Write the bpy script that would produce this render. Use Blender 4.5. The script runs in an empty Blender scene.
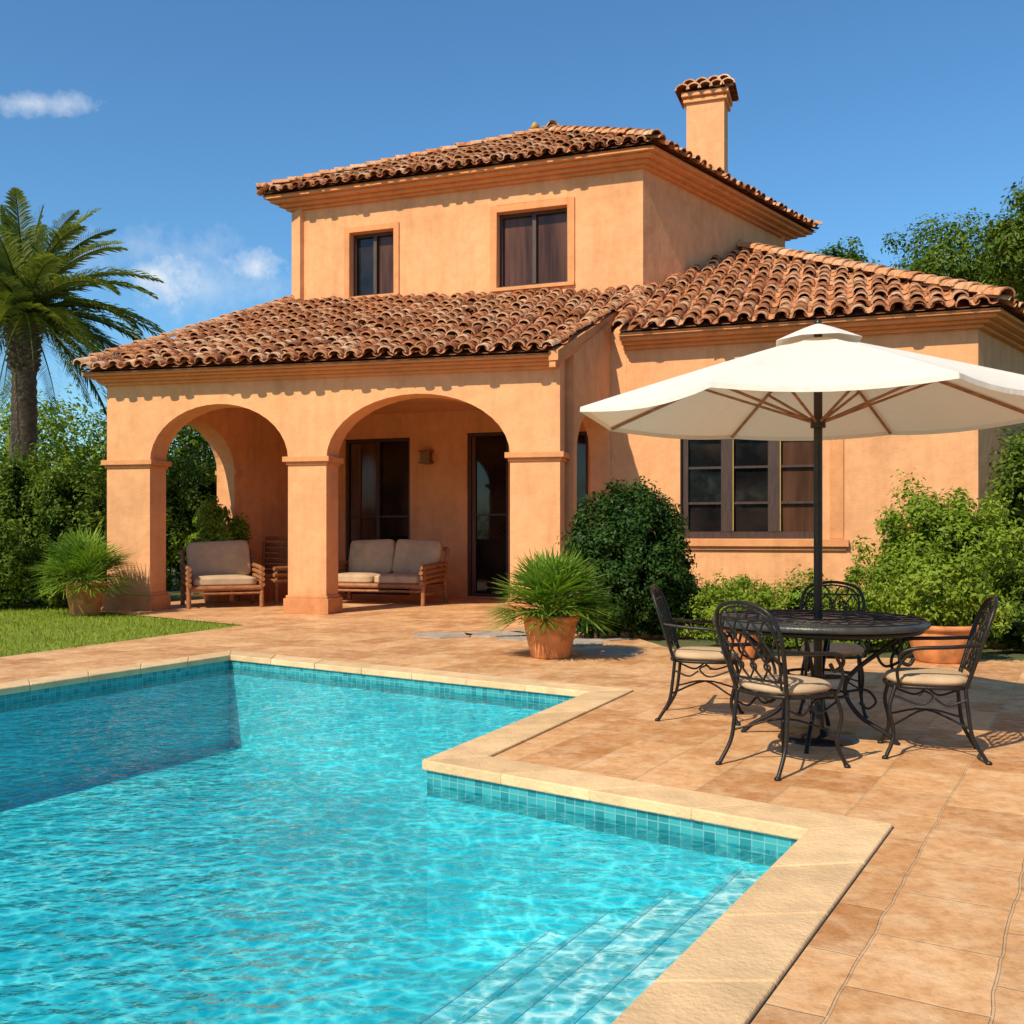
import bpy, bmesh, math, random
import numpy as np
from mathutils import Vector, Matrix
from mathutils.geometry import tessellate_polygon
random.seed(7); rng=np.random.default_rng(11)
scene=bpy.context.scene
R=math.radians
H=1.35
# ------------------------------------------------------------------ materials
def new_mat(name):
    m=bpy.data.materials.new(name); m.use_nodes=True
    nt=m.node_tree; nt.nodes.clear()
    out=nt.nodes.new('ShaderNodeOutputMaterial')
    return m,nt,out
def N(nt,t,**kw):
    n=nt.nodes.new(t)
    for k,v in kw.items():
        setattr(n,k,v)
    return n
def ramp(nt,stops):
    r=N(nt,'ShaderNodeValToRGB'); cr=r.color_ramp
    while len(cr.elements)<len(stops): cr.elements.new(0.5)
    for e,(p,c) in zip(cr.elements,stops):
        e.position=p; e.color=(c[0],c[1],c[2],1)
    return r
def math_n(nt,op,a,b=None,clamp=False):
    n=N(nt,'ShaderNodeMath',operation=op); n.use_clamp=clamp
    for i,x in enumerate((a,b)):
        if x is None: continue
        if isinstance(x,(int,float)): n.inputs[i].default_value=x
        else: nt.links.new(x,n.inputs[i])
    return n.outputs[0]
def mixc(nt,fac,a,b,mode='MIX'):
    n=N(nt,'ShaderNodeMix',data_type='RGBA',blend_type=mode)
    for s,x in ((n.inputs[0],fac),(n.inputs[6],a),(n.inputs[7],b)):
        if isinstance(x,(int,float)): s.default_value=x
        elif isinstance(x,tuple): s.default_value=(x[0],x[1],x[2],1)
        else: nt.links.new(x,s)
    return n.outputs[2]
def noise(nt,vec,scale,detail=3,rough=.6):
    n=N(nt,'ShaderNodeTexNoise'); n.inputs['Scale'].default_value=scale
    n.inputs['Detail'].default_value=detail; n.inputs['Roughness'].default_value=rough
    if vec is not None: nt.links.new(vec,n.inputs['Vector'])
    return n.outputs[0]
def simple(name,col,rough=.7,var=.25,scale=6,bump=.2,bscale=40,metal=0,col2=None,attr=False,stretch=None,spec=.5):
    m,nt,out=new_mat(name)
    b=N(nt,'ShaderNodeBsdfPrincipled'); nt.links.new(b.outputs[0],out.inputs[0])
    tc=N(nt,'ShaderNodeTexCoord'); vec=tc.outputs['Object']
    if stretch:
        mp=N(nt,'ShaderNodeMapping'); mp.inputs['Scale'].default_value=stretch
        nt.links.new(vec,mp.inputs[0]); vec=mp.outputs[0]
    f=noise(nt,vec,scale)
    c2=col2 or tuple(x*(1-var) for x in col); c1=tuple(min(1,x*(1+var*.6)) for x in col)
    r=ramp(nt,[(.32,c2),(.68,c1)]); nt.links.new(f,r.inputs[0]); c=r.outputs[0]
    if attr:
        a=N(nt,'ShaderNodeAttribute',attribute_name='rnd')
        r2=ramp(nt,[(0,(.82,.79,.76)),(1,(1.0,1.0,1.0))]); nt.links.new(a.outputs['Fac'],r2.inputs[0])
        c=mixc(nt,1.0,c,r2.outputs[0],'MULTIPLY')
    nt.links.new(c,b.inputs['Base Color'])
    b.inputs['Roughness'].default_value=rough; b.inputs['Metallic'].default_value=metal
    b.inputs['Specular IOR Level'].default_value=spec
    if bump>0:
        bn=N(nt,'ShaderNodeBump'); bn.inputs['Strength'].default_value=bump; bn.inputs['Distance'].default_value=.02
        nt.links.new(noise(nt,vec,bscale),bn.inputs['Height']); nt.links.new(bn.outputs[0],b.inputs['Normal'])
    return m

def stucco_mat(name,base):
    m,nt,out=new_mat(name)
    b=N(nt,'ShaderNodeBsdfPrincipled'); nt.links.new(b.outputs[0],out.inputs[0])
    g=N(nt,'ShaderNodeNewGeometry'); vec=g.outputs['Position']
    big=noise(nt,vec,.7,4,.65); med=noise(nt,vec,5,3,.7)
    mp=N(nt,'ShaderNodeMapping'); mp.inputs['Scale'].default_value=(2.5,2.5,.35); nt.links.new(vec,mp.inputs[0])
    streak=noise(nt,mp.outputs[0],1.6,3,.7)
    d=tuple(x*.84 for x in base); l=tuple(min(1,x*1.1) for x in base)
    r=ramp(nt,[(.3,d),(.5,base),(.72,l)]); nt.links.new(big,r.inputs[0])
    r2=ramp(nt,[(.3,(.87,.85,.83)),(.62,(1,1,1))]); nt.links.new(med,r2.inputs[0])
    r3=ramp(nt,[(.32,(.85,.81,.77)),(.55,(1,1,1))]); nt.links.new(streak,r3.inputs[0])
    c=mixc(nt,.7,r.outputs[0],r2.outputs[0],'MULTIPLY'); c=mixc(nt,.65,c,r3.outputs[0],'MULTIPLY')
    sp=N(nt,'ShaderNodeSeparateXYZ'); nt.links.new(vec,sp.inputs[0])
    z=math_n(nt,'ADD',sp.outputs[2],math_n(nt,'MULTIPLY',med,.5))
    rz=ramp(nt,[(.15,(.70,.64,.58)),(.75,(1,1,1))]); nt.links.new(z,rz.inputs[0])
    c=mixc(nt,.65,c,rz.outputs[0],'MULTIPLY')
    nt.links.new(c,b.inputs['Base Color']); b.inputs['Roughness'].default_value=.92
    b.inputs['Specular IOR Level'].default_value=.15
    bn=N(nt,'ShaderNodeBump'); bn.inputs['Strength'].default_value=.32; bn.inputs['Distance'].default_value=.02
    h=math_n(nt,'ADD',noise(nt,vec,30,2,.7),math_n(nt,'MULTIPLY',noise(nt,vec,4,1),2.5))
    nt.links.new(h,bn.inputs['Height']); nt.links.new(bn.outputs[0],b.inputs['Normal'])
    return m
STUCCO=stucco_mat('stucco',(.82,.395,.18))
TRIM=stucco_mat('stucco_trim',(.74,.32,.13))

def tile_mat():
    m,nt,out=new_mat('roof_tile_clay')
    b=N(nt,'ShaderNodeBsdfPrincipled'); nt.links.new(b.outputs[0],out.inputs[0])
    a=N(nt,'ShaderNodeAttribute',attribute_name='rnd')
    r=ramp(nt,[(0,(.26,.095,.04)),(.25,(.52,.20,.085)),(.5,(.70,.30,.13)),(.75,(.66,.34,.17)),(1,(.84,.52,.31))])
    nt.links.new(a.outputs['Fac'],r.inputs[0])
    g=N(nt,'ShaderNodeNewGeometry'); vec=g.outputs['Position']
    n1=noise(nt,vec,7,5,.75)
    r2=ramp(nt,[(.38,(.40,.35,.31)),(.55,(1,1,1))]); nt.links.new(n1,r2.inputs[0])
    c=mixc(nt,.72,r.outputs[0],r2.outputs[0],'MULTIPLY')
    nt.links.new(c,b.inputs['Base Color']); b.inputs['Roughness'].default_value=.9
    b.inputs['Specular IOR Level'].default_value=.15
    bn=N(nt,'ShaderNodeBump'); bn.inputs['Strength'].default_value=.5; bn.inputs['Distance'].default_value=.02
    nt.links.new(noise(nt,vec,25,2),bn.inputs['Height']); nt.links.new(bn.outputs[0],b.inputs['Normal'])
    return m
TILE=tile_mat()

def paving_mat():
    m,nt,out=new_mat('terracotta_paving')
    b=N(nt,'ShaderNodeBsdfPrincipled'); nt.links.new(b.outputs[0],out.inputs[0])
    g=N(nt,'ShaderNodeNewGeometry'); pos=g.outputs['Position']
    mp=N(nt,'ShaderNodeMapping'); mp.inputs['Rotation'].default_value=(0,0,R(-59.5)); mp.inputs['Location'].default_value=(.12,.1,0)
    nt.links.new(pos,mp.inputs[0])
    wob=N(nt,'ShaderNodeTexNoise'); wob.inputs['Scale'].default_value=3; nt.links.new(pos,wob.inputs['Vector'])
    vm=N(nt,'ShaderNodeVectorMath',operation='SCALE'); nt.links.new(wob.outputs['Color'],vm.inputs[0]); vm.inputs['Scale'].default_value=.035
    va=N(nt,'ShaderNodeVectorMath',operation='ADD'); nt.links.new(mp.outputs[0],va.inputs[0]); nt.links.new(vm.outputs[0],va.inputs[1])
    br=N(nt,'ShaderNodeTexBrick'); nt.links.new(va.outputs[0],br.inputs['Vector'])
    br.inputs['Scale'].default_value=1; br.inputs['Brick Width'].default_value=.46; br.inputs['Row Height'].default_value=.39
    br.inputs['Mortar Size'].default_value=.006; br.inputs['Mortar Smooth'].default_value=.5; br.inputs['Bias'].default_value=0
    br.inputs['Color1'].default_value=(.58,.265,.095,1); br.inputs['Color2'].default_value=(.84,.47,.215,1)
    br.inputs['Mortar'].default_value=(.68,.42,.22,1)
    n1=noise(nt,pos,1.3,4,.7); r1=ramp(nt,[(.3,(.76,.68,.60)),(.65,(1,1,1))]); nt.links.new(n1,r1.inputs[0])
    n2=noise(nt,pos,14,5,.75); r2=ramp(nt,[(.33,(.68,.59,.50)),(.58,(1,1,1))]); nt.links.new(n2,r2.inputs[0])
    c=mixc(nt,.8,br.outputs[0],r1.outputs[0],'MULTIPLY'); c=mixc(nt,.85,c,r2.outputs[0],'MULTIPLY')
    n3=noise(nt,pos,4.5,4,.7); r3=ramp(nt,[(.46,(0,0,0)),(.7,(.55,.55,.55))]); nt.links.new(n3,r3.inputs[0])
    c=mixc(nt,r3.outputs[0],c,(.86,.58,.33))
    nt.links.new(c,b.inputs['Base Color'])
    b.inputs['Roughness'].default_value=.7; b.inputs['Specular IOR Level'].default_value=.25
    bn=N(nt,'ShaderNodeBump'); bn.inputs['Strength'].default_value=.8; bn.inputs['Distance'].default_value=.012
    h=math_n(nt,'SUBTRACT',math_n(nt,'MULTIPLY',n2,.8),math_n(nt,'MULTIPLY',br.outputs['Fac'],.8))
    nt.links.new(h,bn.inputs['Height']); nt.links.new(bn.outputs[0],b.inputs['Normal'])
    return m
PAVING=paving_mat()
COPING=simple('coping_stone',(.82,.54,.28),.75,.16,5,.4,45,attr=True,spec=.25)
TERRACOTTA=simple('terracotta',(.62,.235,.075),.8,.35,7,.2,60)
DARKWOOD=simple('dark_brown_wood',(.06,.028,.016),.5,.4,8,.2,60,stretch=(4,4,.5))
TEAK=simple('teak_wood',(.36,.14,.05),.55,.4,6,.2,60,stretch=(2,2,6))
CUSHION=simple('beige_cushion',(.58,.40,.24),.95,.15,5,.4,180,spec=.1)
IRON=simple('wrought_iron',(.022,.018,.015),.42,.3,20,.15,90,metal=.4)
TABLETOP=simple('table_top_slate',(.05,.052,.045),.35,.35,16,.15,60)
POLE=simple('bronze_pole',(.05,.035,.025),.35,.2,20,.05,60,metal=.5)
CURTAIN=simple('brown_curtain',(.13,.06,.035),.8,.5,1.2,.3,12,stretch=(7,7,.5))
YELLOWC=simple('ochre_frame',(.45,.25,.04),.6,.2,5,.1,30)
BARK=simple('bark',(.14,.09,.055),.95,.5,10,.9,22,stretch=(1,1,.6))
PALMBARK=simple('palm_bark',(.17,.115,.07),.95,.5,9,1.0,14,stretch=(1,1,2.2))
SOIL=simple('soil',(.13,.08,.045),.95,.4,5,.6,30)
STONE=simple('grey_flagstone',(.42,.33,.24),.85,.3,4,.5,25)
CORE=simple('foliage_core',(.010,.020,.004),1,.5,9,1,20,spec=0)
LAMP=simple('brass_lantern',(.25,.12,.04),.4,.3,10,.1,60,metal=.6)

def glass_mat():
    m,nt,out=new_mat('window_glass')
    b=N(nt,'ShaderNodeBsdfPrincipled'); nt.links.new(b.outputs[0],out.inputs[0])
    g=N(nt,'ShaderNodeNewGeometry')
    f=noise(nt,g.outputs['Position'],1.1,3,.5)
    r=ramp(nt,[(.4,(.006,.006,.007)),(.65,(.03,.02,.015))]); nt.links.new(f,r.inputs[0])
    nt.links.new(r.outputs[0],b.inputs['Base Color']); b.inputs['Roughness'].default_value=.04
    b.inputs['Specular IOR Level'].default_value=.35
    bn=N(nt,'ShaderNodeBump'); bn.inputs['Strength'].default_value=.04; bn.inputs['Distance'].default_value=.05
    nt.links.new(noise(nt,g.outputs['Position'],1.5,1),bn.inputs['Height']); nt.links.new(bn.outputs[0],b.inputs['Normal'])
    return m
GLASS=glass_mat()
GLASSB=simple('brown_tinted_pane',(.10,.042,.022),.12,.6,.9,.0,20,stretch=(5,5,.4),spec=.25)

def leaf_mat(name,dark,mid,light,trans=.35,rough=.5):
    m,nt,out=new_mat(name)
    a=N(nt,'ShaderNodeAttribute',attribute_name='rnd')
    r=ramp(nt,[(0,dark),(.5,mid),(1,light)]); nt.links.new(a.outputs['Fac'],r.inputs[0])
    b=N(nt,'ShaderNodeBsdfPrincipled'); nt.links.new(r.outputs[0],b.inputs['Base Color'])
    b.inputs['Roughness'].default_value=rough; b.inputs['Specular IOR Level'].default_value=.18
    t=N(nt,'ShaderNodeBsdfTranslucent')
    c=mixc(nt,1.0,r.outputs[0],(1.0,1.0,.45),'MULTIPLY')
    nt.links.new(c,t.inputs[0])
    mx=N(nt,'ShaderNodeMixShader'); mx.inputs[0].default_value=trans
    nt.links.new(b.outputs[0],mx.inputs[1]); nt.links.new(t.outputs[0],mx.inputs[2]); nt.links.new(mx.outputs[0],out.inputs[0])
    return m
LEAF_HEDGE=leaf_mat('hedge_leaves',(.04,.075,.006),(.11,.175,.015),(.26,.32,.035))
LEAF_BRIGHT=leaf_mat('bright_leaves',(.08,.14,.010),(.21,.30,.022),(.38,.46,.055))
LEAF_DARK=leaf_mat('dark_leaves',(.012,.032,.005),(.030,.072,.010),(.08,.15,.02),.25)
LEAF_PALM=leaf_mat('palm_leaves',(.06,.08,.012),(.15,.19,.028),(.31,.33,.07),.35,.4)
LEAF_FAN=leaf_mat('fan_leaves',(.07,.13,.012),(.17,.30,.03),(.34,.47,.06),.35,.4)
GRASS=leaf_mat('grass_blades',(.13,.17,.010),(.27,.33,.02),(.42,.46,.045),.3,.6)

def ground_mat(name,c1,c2,c3):
    m,nt,out=new_mat(name)
    b=N(nt,'ShaderNodeBsdfPrincipled'); nt.links.new(b.outputs[0],out.inputs[0])
    g=N(nt,'ShaderNodeNewGeometry'); pos=g.outputs['Position']
    r=ramp(nt,[(.3,c1),(.5,c2),(.7,c3)]); nt.links.new(noise(nt,pos,1.2,6,.75),r.inputs[0])
    nt.links.new(r.outputs[0],b.inputs['Base Color']); b.inputs['Roughness'].default_value=.95
    bn=N(nt,'ShaderNodeBump'); bn.inputs['Strength'].default_value=.8; bn.inputs['Distance'].default_value=.04
    nt.links.new(noise(nt,pos,30,3),bn.inputs['Height']); nt.links.new(bn.outputs[0],b.inputs['Normal'])
    return m
GROUND=ground_mat('ground_soil_grass',(.06,.09,.015),(.10,.12,.03),(.16,.12,.06))
LAWNM=ground_mat('lawn_turf',(.13,.18,.010),(.19,.25,.018),(.25,.30,.028))

def cloth_mat():
    m,nt,out=new_mat('umbrella_canvas')
    d=N(nt,'ShaderNodeBsdfPrincipled'); d.inputs['Base Color'].default_value=(.86,.78,.66,1); d.inputs['Roughness'].default_value=.9
    d.inputs['Specular IOR Level'].default_value=.15
    t=N(nt,'ShaderNodeBsdfTranslucent'); t.inputs[0].default_value=(.80,.56,.34,1)
    g=N(nt,'ShaderNodeNewGeometry')
    bn=N(nt,'ShaderNodeBump'); bn.inputs['Strength'].default_value=.45; bn.inputs['Distance'].default_value=.05
    nt.links.new(noise(nt,g.outputs['Position'],4,4),bn.inputs['Height'])
    nt.links.new(bn.outputs[0],d.inputs['Normal'])
    mx=N(nt,'ShaderNodeMixShader'); mx.inputs[0].default_value=.18
    nt.links.new(d.outputs[0],mx.inputs[1]); nt.links.new(t.outputs[0],mx.inputs[2]); nt.links.new(mx.outputs[0],out.inputs[0])
    return m
CANVAS=cloth_mat()

def pool_mat():
    m,nt,out=new_mat('pool_plaster')
    b=N(nt,'ShaderNodeBsdfPrincipled'); nt.links.new(b.outputs[0],out.inputs[0])
    g=N(nt,'ShaderNodeNewGeometry'); pos=g.outputs['Position']
    r=ramp(nt,[(.3,(.055,.60,.65)),(.7,(.12,.74,.78))]); nt.links.new(noise(nt,pos,1.5,4),r.inputs[0])
    nt.links.new(r.outputs[0],b.inputs['Base Color']); b.inputs['Roughness'].default_value=.7
    b.inputs['Specular IOR Level'].default_value=.1
    return m
POOLM=pool_mat()
STEPM=simple('pool_step_plaster',(.50,.84,.84),.7,.08,2,.05,30,spec=.1)
STEPN=simple('pool_step_nosing_tile',(.24,.66,.71),.5,.2,12,.05,30,spec=.1)
def mosaic_mat():
    m,nt,out=new_mat('pool_mosaic')
    b=N(nt,'ShaderNodeBsdfPrincipled'); nt.links.new(b.outputs[0],out.inputs[0])
    uv=N(nt,'ShaderNodeUVMap'); 
    br=N(nt,'ShaderNodeTexBrick'); nt.links.new(uv.outputs[0],br.inputs['Vector']); br.offset=0
    br.inputs['Scale'].default_value=1; br.inputs['Brick Width'].default_value=.062; br.inputs['Row Height'].default_value=.055
    br.inputs['Mortar Size'].default_value=.003
    br.inputs['Color1'].default_value=(.015,.20,.22,1); br.inputs['Color2'].default_value=(.05,.36,.37,1)
    br.inputs['Mortar'].default_value=(.16,.38,.37,1)
    nt.links.new(br.outputs[0],b.inputs['Base Color']); b.inputs['Roughness'].default_value=.25
    return m
MOSAIC=mosaic_mat()

def water_mat():
    m,nt,out=new_mat('pool_water')
    g=N(nt,'ShaderNodeNewGeometry'); pos=g.outputs['Position']
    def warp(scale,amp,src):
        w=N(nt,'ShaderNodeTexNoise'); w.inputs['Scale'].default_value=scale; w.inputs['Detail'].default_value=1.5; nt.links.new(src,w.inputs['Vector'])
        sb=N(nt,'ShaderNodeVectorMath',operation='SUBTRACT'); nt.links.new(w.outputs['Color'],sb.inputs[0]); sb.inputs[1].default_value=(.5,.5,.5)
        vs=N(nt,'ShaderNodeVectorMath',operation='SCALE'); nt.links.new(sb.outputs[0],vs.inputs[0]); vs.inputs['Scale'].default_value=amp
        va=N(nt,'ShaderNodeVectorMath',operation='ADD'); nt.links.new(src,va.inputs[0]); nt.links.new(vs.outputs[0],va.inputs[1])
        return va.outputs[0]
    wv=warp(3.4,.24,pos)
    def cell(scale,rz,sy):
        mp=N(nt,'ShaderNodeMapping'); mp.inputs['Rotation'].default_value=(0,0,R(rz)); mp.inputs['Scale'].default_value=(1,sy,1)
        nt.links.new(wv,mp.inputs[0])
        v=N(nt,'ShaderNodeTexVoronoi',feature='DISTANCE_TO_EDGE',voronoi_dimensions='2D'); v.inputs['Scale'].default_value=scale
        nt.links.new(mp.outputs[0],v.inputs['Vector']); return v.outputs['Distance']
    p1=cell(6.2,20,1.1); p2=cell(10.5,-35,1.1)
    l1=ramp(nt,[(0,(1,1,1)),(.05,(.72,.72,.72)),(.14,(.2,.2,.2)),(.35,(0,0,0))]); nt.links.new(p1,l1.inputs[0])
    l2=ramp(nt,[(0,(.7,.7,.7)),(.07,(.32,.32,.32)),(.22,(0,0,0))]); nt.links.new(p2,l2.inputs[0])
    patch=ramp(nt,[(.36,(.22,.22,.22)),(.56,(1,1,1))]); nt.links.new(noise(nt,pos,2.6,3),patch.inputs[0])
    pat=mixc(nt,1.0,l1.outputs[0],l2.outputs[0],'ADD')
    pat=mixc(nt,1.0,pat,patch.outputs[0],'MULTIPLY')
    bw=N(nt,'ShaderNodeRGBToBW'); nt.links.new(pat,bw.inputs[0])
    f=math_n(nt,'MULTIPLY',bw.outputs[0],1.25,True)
    col=mixc(nt,f,(.20,.65,.71),(1,1,1))  # caustic light network painted into the surface's transmission colour, not refracted
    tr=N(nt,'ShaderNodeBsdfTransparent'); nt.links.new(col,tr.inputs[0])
    gl=N(nt,'ShaderNodeBsdfGlossy'); gl.inputs['Roughness'].default_value=.03
    bn=N(nt,'ShaderNodeBump'); bn.inputs['Strength'].default_value=1.0; bn.inputs['Distance'].default_value=.06
    mp=N(nt,'ShaderNodeMapping'); mp.inputs['Rotation'].default_value=(0,0,R(25)); mp.inputs['Scale'].default_value=(1,1.5,1); nt.links.new(pos,mp.inputs[0])
    h=math_n(nt,'ADD',math_n(nt,'MULTIPLY',noise(nt,mp.outputs[0],5,2,.5),1.0),math_n(nt,'MULTIPLY',noise(nt,mp.outputs[0],14,2,.5),.36))
    h=math_n(nt,'ADD',h,math_n(nt,'MULTIPLY',noise(nt,pos,1.2,1,.5),1.2))
    nt.links.new(h,bn.inputs['Height']); nt.links.new(bn.outputs[0],gl.inputs['Normal'])
    lw=N(nt,'ShaderNodeLayerWeight'); lw.inputs['Blend'].default_value=.5; nt.links.new(bn.outputs[0],lw.inputs['Normal'])
    fr=math_n(nt,'ADD',math_n(nt,'MULTIPLY',math_n(nt,'POWER',lw.outputs['Facing'],4.5),.95),.02,True)
    mx=N(nt,'ShaderNodeMixShader'); nt.links.new(fr,mx.inputs[0]); nt.links.new(tr.outputs[0],mx.inputs[1]); nt.links.new(gl.outputs[0],mx.inputs[2])
    nt.links.new(mx.outputs[0],out.inputs[0])
    return m
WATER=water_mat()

# ------------------------------------------------------------------ mesh helpers
def empty(name,loc=(0,0,0),rz=0,sc=1):
    o=bpy.data.objects.new(name,None); scene.collection.objects.link(o); o.location=loc; o.rotation_euler=(0,0,rz); o.scale=(sc,sc,sc); return o
class Frame:
    def __init__(s,o,d,n=None):
        s.o=Vector((o[0],o[1])); s.d=Vector(d).normalized()
        s.n=Vector(n) if n else Vector((s.d.y,-s.d.x))
    def p(s,a,t,z):
        q=s.o+s.d*a+s.n*t; return (q.x,q.y,z)
class MB:
    def __init__(s): s.v=[];s.f=[];s.m=[];s.a=[];s.sm=[]
    def add(s,vs,fs,mi=0,a=None,smooth=False):
        b=len(s.v); s.v+= [tuple(x) for x in vs]
        a=random.random() if a is None else a
        for f in fs: s.f.append(tuple(b+i for i in f)); s.m.append(mi); s.a.append(a); s.sm.append(smooth)
    def box8(s,c,mi=0,a=None):
        s.add(c,[(0,3,2,1),(4,5,6,7),(0,1,5,4),(1,2,6,5),(2,3,7,6),(3,0,4,7)],mi,a)
    def box(s,F,s0,s1,t0,t1,z0,z1,mi=0,a=None):
        s.box8([F.p(s0,t0,z0),F.p(s1,t0,z0),F.p(s1,t1,z0),F.p(s0,t1,z0),F.p(s0,t0,z1),F.p(s1,t0,z1),F.p(s1,t1,z1),F.p(s0,t1,z1)],mi,a)
    def prism(s,poly,z0,z1,mi=0,a=None):
        n=len(poly); vs=[(p[0],p[1],z0) for p in poly]+[(p[0],p[1],z1) for p in poly]
        s.add(vs,[tuple(range(n-1,-1,-1)),tuple(range(n,2*n))]+[(i,(i+1)%n,n+(i+1)%n,n+i) for i in range(n)],mi,a)
    def panel(s,F,outer,holes,t0,t1,mi=0):
        loops=[outer]+holes; flat=[p for l in loops for p in l]
        tris=tessellate_polygon([[Vector((p[0],p[1],0)) for p in l] for l in loops])
        n=len(flat); vs=[F.p(p[0],t0,p[1]) for p in flat]+[F.p(p[0],t1,p[1]) for p in flat]
        fs=[tuple(t) for t in tris]+[tuple(i+n for i in t[::-1]) for t in tris]
        b=0
        for l in loops:
            k=len(l)
            for i in range(k):
                j=(i+1)%k; fs.append((b+i,b+j,n+b+j,n+b+i))
            b+=k
        s.add(vs,fs,mi,.5)
    def tube(s,pts,r,seg=8,mi=0,a=None,caps=True):
        pts=[Vector(p) for p in pts]; n=len(pts)
        rs=r if isinstance(r,(list,tuple)) else [r]*n
        t0=(pts[1]-pts[0]).normalized(); up=Vector((0,0,1)) if abs(t0.z)<.9 else Vector((1,0,0))
        x=t0.cross(up).normalized(); vs=[]
        for i,p in enumerate(pts):
            t=(pts[min(i+1,n-1)]-pts[max(i-1,0)]).normalized()
            x=(x-t*x.dot(t)).normalized(); y=t.cross(x)
            for k in range(seg):
                an=2*math.pi*k/seg; vs.append(p+(x*math.cos(an)+y*math.sin(an))*rs[i])
        fs=[(i*seg+k,i*seg+(k+1)%seg,(i+1)*seg+(k+1)%seg,(i+1)*seg+k) for i in range(n-1) for k in range(seg)]
        s.add(vs,fs,mi,a,True)
        if caps:
            s.add(vs[:seg],[tuple(range(seg))],mi,a); s.add(vs[-seg:],[tuple(range(seg))],mi,a)
    def lathe(s,prof,c=(0,0,0),seg=32,mi=0,a=None,smooth=True):
        vs=[(c[0]+r*math.cos(2*math.pi*k/seg),c[1]+r*math.sin(2*math.pi*k/seg),c[2]+z) for r,z in prof for k in range(seg)]
        fs=[(i*seg+k,i*seg+(k+1)%seg,(i+1)*seg+(k+1)%seg,(i+1)*seg+k) for i in range(len(prof)-1) for k in range(seg)]
        s.add(vs,fs,mi,a,smooth)
    def rbox(s,c,size,bev=.03,rot=None,mi=0,seg=3,puff=0):
        bm=bmesh.new(); bmesh.ops.create_cube(bm,size=1)
        if puff: bmesh.ops.subdivide_edges(bm,edges=bm.edges[:],cuts=9,use_grid_fill=True)
        for v in bm.verts:
            x,y,z=v.co*2
            k=[1,1,1]
            if puff:
                m=max(abs(x),abs(y)) if size[2]<=size[1] else max(abs(x),abs(z))
                q=1-puff*m**6
                k=[1-.05*max(abs(y),abs(z))**6,1,q] if size[2]<=size[1] else [1-.05*max(abs(y),abs(z))**6,q,1]
            v.co=Vector((v.co.x*size[0]*k[0],v.co.y*size[1]*k[1],v.co.z*size[2]*k[2]))
        if not puff: bmesh.ops.bevel(bm,geom=bm.edges[:],offset=bev,segments=seg,profile=.5,affect='EDGES')
        else:
            for _ in range(2): bmesh.ops.smooth_vert(bm,verts=bm.verts[:],factor=.5,use_axis_x=True,use_axis_y=True,use_axis_z=True)
        M=Matrix.Translation(Vector(c))@(rot if rot else Matrix())
        bm.verts.index_update()
        vs=[M@v.co for v in bm.verts]; fs=[tuple(v.index for v in f.verts) for f in bm.faces]
        s.add(vs,fs,mi,None,True); bm.free()
    def obj(s,name,mats,parent=None,fix=True,bevel=0):
        me=bpy.data.meshes.new(name); me.from_pydata(s.v,[],s.f)
        for m in mats: me.materials.append(m)
        me.polygons.foreach_set('material_index',s.m); me.polygons.foreach_set('use_smooth',s.sm)
        at=me.attributes.new('rnd','FLOAT','FACE'); at.data.foreach_set('value',s.a)
        if fix:
            bm=bmesh.new(); bm.from_mesh(me); bmesh.ops.remove_doubles(bm,verts=bm.verts,dist=.00005) if bevel else None
            bmesh.ops.recalc_face_normals(bm,faces=bm.faces); bm.to_mesh(me); bm.free()
        me.update()
        o=bpy.data.objects.new(name,me); scene.collection.objects.link(o)
        if parent: o.parent=parent
        if bevel:
            b=o.modifiers.new('bevel','BEVEL'); b.width=bevel; b.segments=2; b.limit_method='ANGLE'
        return o
def offset_poly(P,d):
    n=len(P); out=[]
    for i in range(n):
        p0,p1,p2=Vector(P[i-1]),Vector(P[i]),Vector(P[(i+1)%n])
        a=(p1-p0).normalized(); b=(p2-p1).normalized()
        na=Vector((a.y,-a.x)); nb=Vector((b.y,-b.x))
        out.append(p1+(na+nb)*d/(1+na.dot(nb)))
    return out
def smooth_pts(pts,k=6):
    P=[Vector(p) for p in pts]; out=[]
    P=[P[0]*2-P[1]]+P+[P[-1]*2-P[-2]]
    for i in range(1,len(P)-2):
        for j in range(k):
            t=j/k
            out.append(.5*((2*P[i])+(P[i+1]-P[i-1])*t+(2*P[i-1]-5*P[i]+4*P[i+1]-P[i+2])*t*t+(3*P[i]-P[i-1]-3*P[i+1]+P[i+2])*t**3))
    out.append(P[-2]); return out

def np_mesh(name,verts,nper,attr,mat,parent=None):
    nv=len(verts); nf=nv//nper
    me=bpy.data.meshes.new(name); me.vertices.add(nv); me.vertices.foreach_set('co',verts.astype(np.float32).ravel())
    me.loops.add(nv); me.loops.foreach_set('vertex_index',np.arange(nv,dtype=np.int32))
    me.polygons.add(nf); me.polygons.foreach_set('loop_start',np.arange(0,nv,nper,dtype=np.int32))
    try: me.polygons.foreach_set('loop_total',np.full(nf,nper,dtype=np.int32))
    except Exception: pass
    me.materials.append(mat); me.update(calc_edges=True)
    at=me.attributes.new('rnd','FLOAT','FACE'); at.data.foreach_set('value',attr.astype(np.float32))
    o=bpy.data.objects.new(name,me); scene.collection.objects.link(o)
    if parent: o.parent=parent
    return o
def unit(a): return a/np.maximum(np.linalg.norm(a,axis=-1,keepdims=True),1e-9)
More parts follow.
